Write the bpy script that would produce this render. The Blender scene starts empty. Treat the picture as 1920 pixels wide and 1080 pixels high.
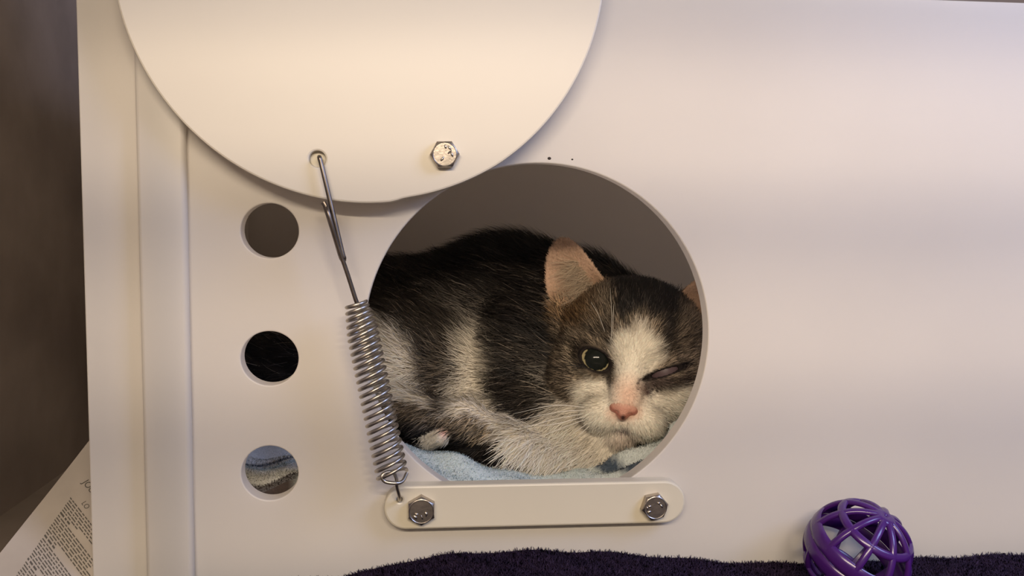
import bpy, bmesh, math, random
import numpy as np
from mathutils import Vector, Matrix, geometry

random.seed(7)
rng = np.random.default_rng(11)
scene = bpy.context.scene
COL = scene.collection

# ------------------------------------------------------------------ camera
FPX = 1660.0
CAM = np.array([0.0, -0.415, 0.0])
_y, _p, _r = np.radians([5.5, 4.5, 0.5])
_F = np.array([np.sin(_y) * np.cos(_p), np.cos(_y) * np.cos(_p), -np.sin(_p)])
_R0 = np.array([np.cos(_y), -np.sin(_y), 0.0])
_U0 = np.cross(_R0, _F)
_R = _R0 * np.cos(_r) + _U0 * np.sin(_r)
_U = _U0 * np.cos(_r) - _R0 * np.sin(_r)
cd = bpy.data.cameras.new('camera')
cd.sensor_width = 36.0
cd.lens = FPX / 1920 * 36.0
cd.clip_start = 0.01
cam = bpy.data.objects.new('camera', cd)
COL.objects.link(cam)
cam.matrix_world = Matrix(((_R[0], _U[0], -_F[0], CAM[0]), (_R[1], _U[1], -_F[1], CAM[1]),
                           (_R[2], _U[2], -_F[2], CAM[2]), (0, 0, 0, 1)))
scene.camera = cam


def ray(px, py):
    return _F + _R * (px - 960) / FPX + _U * (540 - py) / FPX


def at(px, py, Y=0.0):
    """the point at depth Y (distance behind the den's front face) that the photo shows at px, py"""
    d = ray(px, py)
    return CAM + d * ((Y - CAM[1]) / d[1])


def proj(P):
    d = P - CAM
    z = d @ _F
    return 960 + FPX * (d @ _R) / z, 540 - FPX * (d @ _U) / z


# ------------------------------------------------------------------ world, lights, exposure
w = bpy.data.worlds.new('world')
scene.world = w
w.use_nodes = True
w.node_tree.nodes['Background'].inputs[0].default_value = (1.0, 0.88, 0.74, 1)
w.node_tree.nodes['Background'].inputs[1].default_value = 0.14
scene.view_settings.view_transform = 'Standard'
scene.view_settings.look = 'None'
scene.view_settings.exposure = 0.0
scene.view_settings.gamma = 1.0
scene.view_settings.use_curve_mapping = False


def area_light(name, loc, target, sx, sy, energy, color):
    l = bpy.data.lights.new(name, 'AREA')
    l.shape = 'RECTANGLE'
    l.size = sx
    l.size_y = sy
    l.energy = energy
    l.color = color
    o = bpy.data.objects.new(name, l)
    COL.objects.link(o)
    o.location = loc
    o.rotation_euler = (Vector(target) - Vector(loc)).to_track_quat('-Z', 'Y').to_euler()
    return o


TUBE = (-0.25, -0.84, 0.34)
area_light('fluorescent_tube', TUBE, (-0.15, 0.0, -0.02), 1.1, 0.032, 14.4, (1.0, 0.83, 0.635))
area_light('window_light', (0.62, -0.42, 0.36), (0.24, 0.0, 0.05), 0.30, 0.30, 3.7, (0.43, 0.56, 1.0))


# ------------------------------------------------------------------ helpers
def lin(r, g, b):
    f = lambda c: ((c / 255 + 0.055) / 1.055) ** 2.4 if c > 10 else c / 255 / 12.92
    return (f(r), f(g), f(b))


def mat(name, color, rough=0.5, metallic=0.0, noise=0.0, nscale=20.0, bump=0.0, bscale=200.0, attr=None, spec=0.5, coat=0.0,
        sub=0.0, sheen=0.0):
    m = bpy.data.materials.new(name)
    m.use_nodes = True
    nt = m.node_tree
    b = nt.nodes['Principled BSDF']
    b.inputs['Roughness'].default_value = rough
    b.inputs['Metallic'].default_value = metallic
    b.inputs['Specular IOR Level'].default_value = spec
    b.inputs['Coat Weight'].default_value = coat
    b.inputs['Coat Roughness'].default_value = 0.04
    if sheen:
        b.inputs['Sheen Weight'].default_value = sheen
    if sub:
        b.inputs['Subsurface Weight'].default_value = sub
        b.inputs['Subsurface Radius'].default_value = (0.006, 0.004, 0.003)
        b.inputs['Subsurface Scale'].default_value = 1.0
    b.inputs['Base Color'].default_value = (*color, 1)
    src = None
    if attr:
        a = nt.nodes.new('ShaderNodeAttribute')
        a.attribute_name = attr
        src = a.outputs['Color']
        nt.links.new(src, b.inputs['Base Color'])
    if noise or bump:
        tc = nt.nodes.new('ShaderNodeTexCoord')
    if noise:
        n = nt.nodes.new('ShaderNodeTexNoise')
        n.inputs['Scale'].default_value = nscale
        n.inputs['Detail'].default_value = 6
        nt.links.new(tc.outputs['Object'], n.inputs['Vector'])
        r = nt.nodes.new('ShaderNodeMapRange')
        r.inputs['From Min'].default_value = 0.3
        r.inputs['From Max'].default_value = 0.7
        r.inputs['To Min'].default_value = 1 - noise
        r.inputs['To Max'].default_value = 1 + noise
        nt.links.new(n.outputs['Fac'], r.inputs['Value'])
        mx = nt.nodes.new('ShaderNodeMix')
        mx.data_type = 'RGBA'
        mx.blend_type = 'MULTIPLY'
        mx.inputs['Factor'].default_value = 1
        mx.inputs['A'].default_value = (*color, 1)
        if src:
            nt.links.new(src, mx.inputs['A'])
        nt.links.new(r.outputs['Result'], mx.inputs['B'])
        nt.links.new(mx.outputs['Result'], b.inputs['Base Color'])
    if bump:
        n2 = nt.nodes.new('ShaderNodeTexNoise')
        n2.inputs['Scale'].default_value = bscale
        n2.inputs['Detail'].default_value = 4
        nt.links.new(tc.outputs['Object'], n2.inputs['Vector'])
        bp = nt.nodes.new('ShaderNodeBump')
        bp.inputs['Strength'].default_value = bump
        bp.inputs['Distance'].default_value = 0.001
        nt.links.new(n2.outputs['Fac'], bp.inputs['Height'])
        nt.links.new(bp.outputs['Normal'], b.inputs['Normal'])
    return m


M = {
    'panel': mat('den_plastic', (0.91, 0.86, 0.79), 0.42, noise=0.03, nscale=9, bump=0.06, bscale=60),
    'inner': mat('den_plastic_inside', (0.93, 0.89, 0.83), 0.5, noise=0.03, nscale=9),
    'disc': mat('cream_plastic', (0.67, 0.615, 0.52), 0.40, noise=0.015, nscale=7, bump=0.04, bscale=50),
    'bar': mat('bar_plastic', (0.62, 0.565, 0.45), 0.40, noise=0.02, nscale=12, bump=0.04, bscale=60),
    'steel': mat('bolt_steel', (0.46, 0.41, 0.36), 0.34, 1.0, noise=0.12, nscale=150, bump=0.1, bscale=500),
    'wire': mat('spring_wire', (0.50, 0.46, 0.41), 0.36, 1.0, noise=0.15, nscale=200),
    'dwire': mat('hook_wire', (0.20, 0.17, 0.15), 0.35, 1.0, noise=0.25, nscale=200),
    'dark': mat('speck_dark', (0.03, 0.02, 0.015), 0.8),
    'wall': mat('kennel_wall', (0.28, 0.225, 0.19), 0.65, noise=0.12, nscale=30, bump=0.1, bscale=150),
    'floor': mat('kennel_floor', (0.20, 0.16, 0.13), 0.6, noise=0.15, nscale=30),
    'bars': mat('cage_bars', (0.5, 0.5, 0.5), 0.35, 1.0),
    'purple': mat('ball_plastic', (0.052, 0.010, 0.135), 0.25, noise=0.06, nscale=60, spec=0.6),
    'paper': mat('newsprint', (0.42, 0.37, 0.32), 0.85, noise=0.08, nscale=40),
    'ink': mat('ink', (0.09, 0.08, 0.07), 0.8),
    'towel': mat('towel_cloth', (0.5, 0.6, 0.6), 0.95, attr='Col', noise=0.10, nscale=500, bump=0.8, bscale=900, sheen=0.2),
    'mat': mat('fleece_mat', (0.016, 0.009, 0.023), 0.95, spec=0.05, noise=0.3, nscale=150, bump=0.8, bscale=700),
    'matpile': mat('mat_pile_fibre', (0.05, 0.035, 0.07), 0.9, spec=0.05, attr='Col'),
    'skin': mat('cat_coat', (0.5, 0.5, 0.5), 0.75, attr='Col', noise=0.15, nscale=700, bump=0.4, bscale=700, spec=0.2),
    'fur': mat('cat_fur', (0.5, 0.5, 0.5), 0.55, attr='Col', spec=0.25),
    'eye': mat('cat_eye', (0.1, 0.1, 0.1), 0.12, attr='Col', spec=0.22),
    'lid': mat('cat_third_eyelid', (0.1, 0.1, 0.1), 0.45, attr='Col', spec=0.3),
    'nose': mat('cat_nose', (0.5, 0.3, 0.25), 0.5, attr='Col', spec=0.4, bump=0.5, bscale=1500),
    'whisker': mat('cat_whisker', (0.85, 0.8, 0.7), 0.4),
}


def translucent(m, fac, color):
    nt = m.node_tree
    b = nt.nodes['Principled BSDF']; out = nt.nodes['Material Output']
    t = nt.nodes.new('ShaderNodeBsdfTranslucent'); t.inputs['Color'].default_value = (*color, 1)
    mx = nt.nodes.new('ShaderNodeMixShader'); mx.inputs[0].default_value = fac
    nt.links.new(b.outputs[0], mx.inputs[1]); nt.links.new(t.outputs[0], mx.inputs[2]); nt.links.new(mx.outputs[0], out.inputs['Surface'])


translucent(M['inner'], 0.55, (0.95, 0.89, 0.79))
translucent(M['panel'], 0.46, (0.95, 0.90, 0.84))


def tag(o, label=None, cat=None, group=None, kind=None):
    if label: o['label'] = label
    if cat: o['category'] = cat
    if group: o['group'] = group
    if kind: o['kind'] = kind
    return o


def empty(name, loc=(0, 0, 0)):
    o = bpy.data.objects.new(name, None)
    o.empty_display_size = 0.02
    COL.objects.link(o)
    o.location = loc
    return o


def obj(name, me, m, parent=None, smooth=None):
    o = bpy.data.objects.new(name, me)
    COL.objects.link(o)
    if m: me.materials.append(m)
    if smooth is not None:
        me.polygons.foreach_set('use_smooth', [True] * len(me.polygons))
        if smooth < 179:
            me.set_sharp_from_angle(angle=math.radians(smooth))
    if parent:
        o.parent = parent
        o.matrix_parent_inverse = Matrix.Translation(-parent.location)
    return o


def mesh_py(name, verts, faces):
    me = bpy.data.meshes.new(name)
    me.from_pydata([tuple(map(float, v)) for v in verts], [], faces)
    me.update()
    return me


def fix_normals(me):
    bm = bmesh.new(); bm.from_mesh(me)
    bmesh.ops.recalc_face_normals(bm, faces=bm.faces)
    bm.to_mesh(me); bm.free()
    return me


def box(name, lo, hi, m, parent=None, bevel=0.0):
    bm = bmesh.new()
    bmesh.ops.create_cube(bm, size=1)
    for v in bm.verts:
        v.co = Vector([lo[i] + (v.co[i] + 0.5) * (hi[i] - lo[i]) for i in range(3)])
    if bevel:
        bmesh.ops.bevel(bm, geom=list(bm.edges), offset=bevel, segments=3, affect='EDGES', profile=0.5)
    me = bpy.data.meshes.new(name); bm.to_mesh(me); bm.free()
    return obj(name, me, m, parent, 40 if bevel else None)


def offset_loop(loop, d):
    """move a closed loop (CCW) inwards by d"""
    n = len(loop); out = []
    for i in range(n):
        a, b, c = loop[i - 1], loop[i], loop[(i + 1) % n]
        e1 = np.array(b) - a; e2 = np.array(c) - b
        e1 = e1 / np.linalg.norm(e1); e2 = e2 / np.linalg.norm(e2)
        n1 = np.array([-e1[1], e1[0]]); n2 = np.array([-e2[1], e2[0]])
        k = n1 + n2; k = k / max(0.3, np.dot(k, n1) if np.dot(k, n1) else 1)
        out.append(np.array(b) + k * d)
    return out


def ccw(loop):
    a = sum(loop[i - 1][0] * loop[i][1] - loop[i][0] * loop[i - 1][1] for i in range(len(loop)))
    return loop if a > 0 else loop[::-1]


def plate(name, outer, holes, y0, y1, ch, m, parent=None):
    """a plate in the XZ plane from y0 (front) to y1 (back) with holes and chamfered front edges; loops hold (x, z)"""
    loops = [ccw(list(map(np.array, outer)))] + [ccw(list(map(np.array, h)))[::-1] for h in holes]
    V, F = [], []
    rings = []
    for lp in loops:
        inn = offset_loop(lp, ch)
        inn2 = offset_loop(lp, ch * 0.3)
        layers = []
        for pts, y in ((inn, y0), (inn2, y0 + ch * 0.3), (lp, y0 + ch), (lp, y1)):
            layers.append(list(range(len(V), len(V) + len(pts))))
            V += [(p[0], y, p[1]) for p in pts]
        for a, b in zip(layers, layers[1:]):
            n = len(a)
            F += [(a[i], a[(i + 1) % n], b[(i + 1) % n], b[i]) for i in range(n)]
        rings.append(layers)
    for li in (0, 3):
        pol = [[Vector((V[i][0], V[i][2], 0)) for i in r[li]] for r in rings]
        idx = [i for r in rings for i in r[li]]
        for t in geometry.tessellate_polygon(pol):
            F.append(tuple(idx[k] for k in t))
    return obj(name, fix_normals(mesh_py(name, V, F)), m, parent, 15)


def circ(cx, cz, rx, rz=None, n=96):
    rz = rz or rx
    return [(cx + rx * math.cos(2 * math.pi * i / n), cz + rz * math.sin(2 * math.pi * i / n)) for i in range(n)]


def tube_mesh(name, pts, rad, sides=10, close=False):
    pts = [np.array(p, float) for p in pts]
    n = len(pts)
    rad = [rad] * n if np.isscalar(rad) else list(rad)
    V, F = [], []
    t0 = pts[1] - pts[0]; t0 /= np.linalg.norm(t0)
    up = np.array([0, 0, 1.0]) if abs(t0[2]) < 0.9 else np.array([1.0, 0, 0])
    nrm = np.cross(t0, up); nrm /= np.linalg.norm(nrm)
    for i in range(n):
        t = pts[min(i + 1, n - 1)] - pts[max(i - 1, 0)]
        t /= np.linalg.norm(t)
        nrm = nrm - t * np.dot(nrm, t); nrm /= np.linalg.norm(nrm)
        b = np.cross(t, nrm)
        for k in range(sides):
            a = 2 * math.pi * k / sides
            V.append(pts[i] + (nrm * math.cos(a) + b * math.sin(a)) * rad[i])
    for i in range(n - 1):
        for k in range(sides):
            k2 = (k + 1) % sides
            F.append((i * sides + k, i * sides + k2, (i + 1) * sides + k2, (i + 1) * sides + k))
    F.append(tuple(range(sides))[::-1]); F.append(tuple((n - 1) * sides + k for k in range(sides)))
    return fix_normals(mesh_py(name, V, F))


def catmull(P, n=8):
    P = [np.array(p, float) for p in P]
    Q = [2 * P[0] - P[1]] + P + [2 * P[-1] - P[-2]]
    out = []
    for i in range(1, len(Q) - 2):
        for k in range(n):
            t = k / n
            out.append(0.5 * (2 * Q[i] + (Q[i + 1] - Q[i - 1]) * t + (2 * Q[i - 1] - 5 * Q[i] + 4 * Q[i + 1] - Q[i + 2]) * t * t
                              + (-Q[i - 1] + 3 * Q[i] - 3 * Q[i + 1] + Q[i + 2]) * t ** 3))
    out.append(P[-1])
    return out


def strands(name, root, d, nrm, length, width, col, m, parent=None, lift=0.5, jitter=0.25, tipw=0.25, tipcol=None, seg_curl=0.6):
    """one mesh of tapered hairs: root points, growth directions along the skin, skin normals"""
    n = len(root)
    d = d + rng.normal(0, jitter, (n, 3))
    d = d - nrm * np.sum(d * nrm, 1, keepdims=True)
    d /= np.linalg.norm(d, axis=1, keepdims=True) + 1e-9
    lf = (lift * rng.uniform(0.5, 1.5, n))[:, None]
    L = length[:, None]
    d1 = d + nrm * lf * 1.5
    d1 /= np.linalg.norm(d1, axis=1, keepdims=True)
    d2 = d + nrm * lf * (1.5 - seg_curl)
    d2 /= np.linalg.norm(d2, axis=1, keepdims=True)
    d3 = d + nrm * lf * (1.5 - 2 * seg_curl) + rng.normal(0, 0.12, (n, 3))
    d3 /= np.linalg.norm(d3, axis=1, keepdims=True)
    p0 = root - nrm * 0.0004
    p1 = p0 + d1 * L * 0.34
    p2 = p1 + d2 * L * 0.33
    p3 = p2 + d3 * L * 0.33
    s = np.cross(d, nrm) + nrm * rng.normal(0, 0.35, (n, 1))
    s /= np.linalg.norm(s, axis=1, keepdims=True)
    W = width[:, None] * 0.5
    V = np.stack([p0 - s * W, p0 + s * W, p1 - s * W * 0.95, p1 + s * W * 0.95, p2 - s * W * 0.7, p2 + s * W * 0.7, p3], 1).reshape(-1, 3)
    base = np.arange(n)[:, None] * 7
    loops = (base + np.array([0, 1, 3, 2, 2, 3, 5, 4, 4, 5, 6])).ravel()
    ls = (np.arange(n)[:, None] * 11 + np.array([0, 4, 8])).ravel()
    me = bpy.data.meshes.new(name)
    me.vertices.add(len(V)); me.vertices.foreach_set('co', V.astype(np.float32).ravel())
    me.loops.add(len(loops)); me.loops.foreach_set('vertex_index', loops.astype(np.int32))
    me.polygons.add(len(ls)); me.polygons.foreach_set('loop_start', ls.astype(np.int32))
    me.update(calc_edges=True)
    ca = me.color_attributes.new('Col', 'FLOAT_COLOR', 'POINT')
    C = np.ones((n, 7, 4), np.float32)
    C[:, :, :3] = col[:, None, :]
    if tipcol is not None:
        C[:, 4:6, :3] = 0.5 * col[:, None, :] + 0.5 * tipcol[:, None, :]
        C[:, 6, :3] = tipcol
    ca.data.foreach_set('color', C.ravel())
    me.polygons.foreach_set('use_smooth', np.ones(len(ls), bool))
    N = np.repeat((nrm + rng.normal(0, 0.22, (n, 3)))[:, None, :], 7, 1).reshape(-1, 3)
    N /= np.linalg.norm(N, axis=1, keepdims=True)
    me.normals_split_custom_set_from_vertices(N.astype(np.float32).tolist())
    o = obj(name, me, m, parent)
    return o


# ------------------------------------------------------------------ kennel (the setting)
FLOOR = -0.174
o = box('floor', (-0.75, -0.62, FLOOR - 0.02), (0.75, 0.5, FLOOR), M['floor']); tag(o, 'dark brown kennel floor under the white den', 'floor', kind='structure')
o = box('wall_back', (-0.75, 0.5, FLOOR - 0.02), (0.75, 0.52, 0.55), M['wall']); tag(o, 'dark brown kennel back wall beside the white den', 'wall', kind='structure')

o = box('wall_left', (-0.262, -0.62, FLOOR), (-0.245, 0.5, 0.55), M['wall']); tag(o, 'dark brown kennel side wall along the newspaper', 'wall', kind='structure')

# ------------------------------------------------------------------ the den
den = empty('cat_den', (0.08, 0.15, FLOOR))
tag(den, 'white plastic cat den with round porthole, pivoting disc door and spring', 'cat den')
XL = at(158, 540)[0]
XR = 0.37
ZT = at(1800, 1)[2]
ZB = FLOOR
TH = 0.009
DEP = 0.33
HC = at(1011, 624)
HR = 0.5 * (at(1334, 624)[0] - at(688, 624)[0])
HZ = at(1030, 306)[2] - HR
holes = [circ(HC[0], HZ, HR, n=160)]
for (l, r, t, b) in ((457, 560, 381, 479), (457, 559.5, 621, 713), (458, 559, 836, 924)):
    A = at(0.5 * (l + r), t); B = at(0.5 * (l + r), b)
    x0 = at(l - 6, 0.5 * (t + b))[0]; x1 = at(r, 0.5 * (t + b))[0]
    ztop = A[2]; zbot = B[2] - 0.0012 - 0.012 * max(0, (0.5 * (t + b) - 410)) / FPX * 0.7
    holes.append(circ((x0 + x1) / 2, (ztop + zbot) / 2, (x1 - x0) / 2, (ztop - zbot) / 2, 64))
front = plate('front_panel', [(XL, ZB), (XR, ZB), (XR, ZT), (XL, ZT)], holes, 0.0, TH, 0.0006, M['panel'], den)
box('side_panel', (XL + 0.001, TH, ZB), (XL + 0.001 + TH, DEP, ZT), M['inner'], den, 0.0006)
box('side_panel', (XR - 0.001 - TH, TH, ZB), (XR - 0.001, DEP, ZT), M['inner'], den, 0.0006)
box('back_panel', (XL + 0.001 + TH, DEP - TH, ZB), (XR - 0.001 - TH, DEP, ZT), M['inner'], den, 0.0006)
box('top_panel', (XL + 0.001 + TH, TH, ZT - TH), (XR - 0.001 - TH, DEP - TH, ZT), M['inner'], den, 0.0006)
box('bottom_panel', (XL + 0.001 + TH, TH, ZB), (XR - 0.001 - TH, DEP - TH, ZB + 0.010), M['inner'], den, 0.0006)
ra = at(259, 500, -0.006)[0]; rb = at(350, 500, -0.006)[0]
o = box('guide_rail', (ra, -0.006, ZB), (rb, 0.0, ZT), M['panel'], den, 0.0022)
o['label'] = 'flat vertical plastic strip on the panel'
for (px, py, r) in ((1030, 297, 0.0007), (1073, 299, 0.0004)):
    P = at(px, py)
    bm = bmesh.new(); bmesh.ops.create_uvsphere(bm, u_segments=10, v_segments=6, radius=r)
    for v in bm.verts: v.co = Vector((v.co.x * 1.3 + P[0], v.co.y * 0.3, v.co.z + P[2]))
    me = bpy.data.meshes.new('speck'); bm.to_mesh(me); bm.free()
    obj('speck', me, M['dark'], front, 179)

# the disc door
DY0, DY1 = -0.0165, -0.0065
dc = at(683, -80, DY0)
sc = (DY0 - CAM[1]) / FPX
DR = 440 * sc * 1.005
loop = []
for i in range(240):
    a = 2 * math.pi * i / 240
    x = dc[0] + DR * math.cos(a); z = dc[2] + DR * math.sin(a)
    loop.append((x, z))
k0 = at(736, 361, DY0)[0]; k1 = at(930, 300, DY0)[0]          # the worn dent in the disc's lower edge
out = []
for x, z in loop:
    if k0 < x < k1 and z < dc[2]:
        t = (x - k0) / (k1 - k0)
        f = 1 - 0.0011 / DR * min(1, t / 0.12) * (1 - t) ** 0.7
        x, z = dc[0] + (x - dc[0]) * f, dc[2] + (z - dc[2]) * f
    out.append((x, z))
hp = at(595, 298, DY0)
disc = plate('door_disc', out, [circ(hp[0], hp[2], 0.0036, n=32)], DY0, DY1, 0.0009, M['disc'], den)
plate('plug', circ(hp[0], hp[2], 0.0036, n=32), [], DY0 + 0.0035, DY0 + 0.006, 0.0002, M['bar'], disc)
disc['label'] = 'round cream plastic disc swung up off the porthole'
# spacer behind the disc at the pivot and the stud that holds it to the panel
pv = at(834, 289, DY0)
sp = plate('spacer', circ(pv[0], pv[2], 0.012, n=32), [], DY1, 0.0, 0.0004, M['bar'], disc)


def bolt(px, py, ytop, rot, parent, r=0.0066, seed=0):
    """hex head bolt with a chamfered crown and stamped marks, axis along -Y"""
    c = at(px, py, ytop - 0.004)
    rr = random.Random(seed)
    V, F = [], []

    def ring(rad, y, n=24, hexa=1.0):
        s = len(V)
        for i in range(n):
            a = 2 * math.pi * i / n
            hx = math.cos(math.pi / 6) / math.cos(((a + math.pi / 6) % (math.pi / 3)) - math.pi / 6)
            rad2 = rad * ((1 - hexa) + hexa * hx)
            V.append((c[0] + rad2 * math.cos(a + rot), y, c[2] + rad2 * math.sin(a + rot)))
        return list(range(s, s + n))
    L = [ring(r, ytop), ring(r, ytop - 0.0030), ring(r * 0.985, ytop - 0.0036), ring(r * 0.84, ytop - 0.0043, hexa=0.0),
         ring(r * 0.80, ytop - 0.0044, hexa=0.0), ring(r * 0.76, ytop - 0.0042, hexa=0.0), ring(r * 0.3, ytop - 0.0042, hexa=0)]
    for a, b in zip(L, L[1:]):
        n = len(a)
        F += [(a[i], a[(i + 1) % n], b[(i + 1) % n], b[i]) for i in range(n)]
    F.append(tuple(L[-1]))
    F.append(tuple(L[0])[::-1])
    me = fix_normals(mesh_py('bolt', V, F))
    bm = bmesh.new(); bm.from_mesh(me)
    for i in range(5):                                   # stamped maker's marks and grade ticks
        a = rr.uniform(0, 6.28); q = rr.uniform(0.35, 0.62) * r
        g = bmesh.ops.create_uvsphere(bm, u_segments=10, v_segments=6, radius=1)
        ln, wd, an = rr.uniform(0.0008, 0.0013), rr.uniform(0.00035, 0.0007), rr.uniform(0, 3.1)
        for v in g['verts']:
            x, y, z = v.co.x * ln, v.co.y * 0.0005, v.co.z * wd
            v.co = Vector((c[0] + q * math.cos(a) + x * math.cos(an) - z * math.sin(an), ytop - 0.0042 + y,
                           c[2] + q * math.sin(a) + x * math.sin(an) + z * math.cos(an)))
    bm.to_mesh(me); bm.free()
    o = obj('bolt', me, M['steel'], parent, 32)
    o['label'] = 'steel hex bolt head'
    return o


bolt(834, 289, DY0, math.pi / 6 + 0.03, disc, seed=3)

# the bar under the porthole
BY0 = -0.0075
bl = at(720, 951, BY0); br_ = at(1285, 944, BY0)
tz = 0.5 * (at(770, 908, BY0)[2] + at(1240, 906, BY0)[2]); bz = 0.5 * (at(770, 991, BY0)[2] + at(1240, 983, BY0)[2])
R = (tz - bz) / 2; cz = (tz + bz) / 2
pts = []
for i in range(33):
    a = -math.pi / 2 + math.pi * i / 32
    pts.append((br_[0] - R + R * math.cos(a), cz + R * math.sin(a)))
for i in range(33):
    a = math.pi / 2 + math.pi * i / 32
    pts.append((bl[0] + R + R * math.cos(a), cz + R * math.sin(a)))
sh = at(749, 937, BY0)
bar = plate('stop_bar', pts, [circ(sh[0], sh[2], 0.0013, n=16)], BY0, -0.0002, 0.0010, M['bar'], den)
bar['label'] = 'cream plastic bar with rounded ends bolted under the porthole'
bolt(790, 959, BY0, 0.0, bar, r=0.0070, seed=5)
bolt(1229, 952, BY0, -0.33, bar, r=0.0066, seed=9)

# the spring
coilA = at(668, 568, -0.0175); coilB = at(736, 893, -0.0165)
ax = coilB - coilA; Ls = np.linalg.norm(ax); ax /= Ls
s1 = np.cross(ax, [0, 1.0, 0]); s1 /= np.linalg.norm(s1)
s2 = np.cross(ax, s1)
if s2[1] > 0: s2 = -s2
turns = 25
pts = []
N = turns * 22
prev = 0.0
for i in range(N + 1):
    u = i / N
    # closer windings at the top
    t = u ** 1.12 * (1 - 0.04) + 0.04 * u
    rad = 0.0044 + 0.0020 * min(1, u * 5) + 0.0004 * u
    a = 2 * math.pi * turns * u
    tilt = 0.0016 * math.cos(a - 0.4)
    pts.append(coilA + ax * (Ls * t - tilt * min(1, u * 6)) + s1 * rad * math.cos(a) + s2 * rad * math.sin(a))
spring = empty('spring', tuple(coilA))
spring.parent = den
spring.matrix_parent_inverse = Matrix.Translation(-den.location)
def sub(name, me, m, smooth=60):
    o = bpy.data.objects.new(name, me); COL.objects.link(o); me.materials.append(m)
    me.polygons.foreach_set('use_smooth', [True] * len(me.polygons)); me.set_sharp_from_angle(angle=math.radians(smooth))
    o.parent = spring; o.matrix_parent_inverse = (Matrix.Translation(spring.location)).inverted()
    return o
sub('coil', tube_mesh('coil', pts, 0.00085, 8), M['wire'])
# long hook from the disc hole: straight wire down, then folded back on itself
hk = catmull([at(600, 300, -0.0125), at(599, 295, -0.0187), at(603, 310, -0.0198), at(622, 390, -0.0205), at(641, 470, -0.0205), at(645, 484, -0.020),
              at(641, 482, -0.0185), at(628, 440, -0.018), at(613, 392, -0.0178), at(607, 379, -0.0176)], 8)
sub('hook', tube_mesh('hook', hk, [0.00105 if i < 44 else 0.0014 for i in range(len(hk))], 10), M['dwire'])
hk2 = catmull([at(616, 400, -0.0205), at(613, 391, -0.0222), at(618, 408, -0.0235), at(634, 462, -0.0215), at(652, 515, -0.0192), at(667, 562, -0.0178), at(672, 572, -0.0175)], 8)
sub('hook', tube_mesh('hook', hk2, 0.0010, 10), M['dwire'])
lp = catmull([coilB + s1 * 0.0066, at(755, 902, -0.020), at(742, 906, -0.022), at(722, 903, -0.022), at(716, 893, -0.022), at(724, 886, -0.021), at(737, 886, -0.020), at(743, 897, -0.019),
              at(744, 912, -0.0185), at(748, 928, -0.0150), at(749, 936, -0.0110), at(749, 938, -0.0055), at(749, 938, -0.003)], 8)
sub('end_loop', tube_mesh('end_loop', lp, 0.00085, 10), M['wire'])


# ------------------------------------------------------------------ signed distance modelling for the cat
def surface_nets(F, xs, ys, zs):
    ins = F < 0
    c = ins[:-1, :-1, :-1].astype(np.int8)
    cnt = sum(ins[a:ins.shape[0] - 1 + a, b:ins.shape[1] - 1 + b, e:ins.shape[2] - 1 + e].astype(np.int8) for a in (0, 1) for b in (0, 1) for e in (0, 1))
    act = (cnt > 0) & (cnt < 8)
    I = np.argwhere(act)
    idx = -np.ones(act.shape, np.int64); idx[act] = np.arange(len(I))
    P = np.zeros((len(I), 3)); W = np.zeros(len(I))
    corners = [(a, b, e) for a in (0, 1) for b in (0, 1) for e in (0, 1)]
    val = {cr: F[I[:, 0] + cr[0], I[:, 1] + cr[1], I[:, 2] + cr[2]] for cr in corners}
    pos = {cr: np.stack([xs[I[:, 0] + cr[0]], ys[I[:, 1] + cr[1]], zs[I[:, 2] + cr[2]]], 1) for cr in corners}
    for i, a in enumerate(corners):
        for b in corners[i + 1:]:
            if sum(abs(a[k] - b[k]) for k in range(3)) != 1: continue
            va, vb = val[a], val[b]
            m = (va < 0) != (vb < 0)
            t = np.where(m, va / (va - vb + 1e-20), 0)[:, None]
            P += np.where(m[:, None], pos[a] + t * (pos[b] - pos[a]), 0); W += m
    P /= W[:, None]
    Q = []
    for axis in range(3):
        sl0 = [slice(None)] * 3; sl1 = [slice(None)] * 3
        sl0[axis] = slice(0, -1); sl1[axis] = slice(1, None)
        ch = ins[tuple(sl0)] != ins[tuple(sl1)]
        E = np.argwhere(ch)
        u, v = [(1, 2), (2, 0), (0, 1)][axis]
        ok = (E[:, u] > 0) & (E[:, v] > 0) & (E[:, u] < act.shape[u]) & (E[:, v] < act.shape[v])
        E = E[ok]
        flip = ins[tuple(E.T)]
        q = []
        for du, dv in ((-1, -1), (0, -1), (0, 0), (-1, 0)):
            K = E.copy(); K[:, u] += du; K[:, v] += dv
            q.append(idx[tuple(K.T)])
        q = np.stack(q, 1)
        q[~flip] = q[~flip][:, ::-1]
        Q.append(q)
    return P, np.concatenate(Q)


def smin(a, b, k):
    h = np.clip(0.5 + 0.5 * (b - a) / k, 0, 1)
    return b + (a - b) * h - k * h * (1 - h)


def smax(a, b, k):
    return -smin(-a, -b, k)


def ell(X, Y, Z, c, r):
    dx, dy, dz = (X - c[0]) / r[0], (Y - c[1]) / r[1], (Z - c[2]) / r[2]
    k0 = np.sqrt(dx * dx + dy * dy + dz * dz)
    k1 = np.sqrt((dx / r[0]) ** 2 + (dy / r[1]) ** 2 + (dz / r[2]) ** 2) + 1e-9
    return k0 * (k0 - 1) / k1


def cap(X, Y, Z, a, b, ra, rb):
    a = np.asarray(a); b = np.asarray(b)
    d = b - a; L2 = d @ d
    t = np.clip(((X - a[0]) * d[0] + (Y - a[1]) * d[1] + (Z - a[2]) * d[2]) / L2, 0, 1)
    return np.sqrt((X - a[0] - t * d[0]) ** 2 + (Y - a[1] - t * d[1]) ** 2 + (Z - a[2] - t * d[2]) ** 2) - (ra + (rb - ra) * t)


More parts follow.
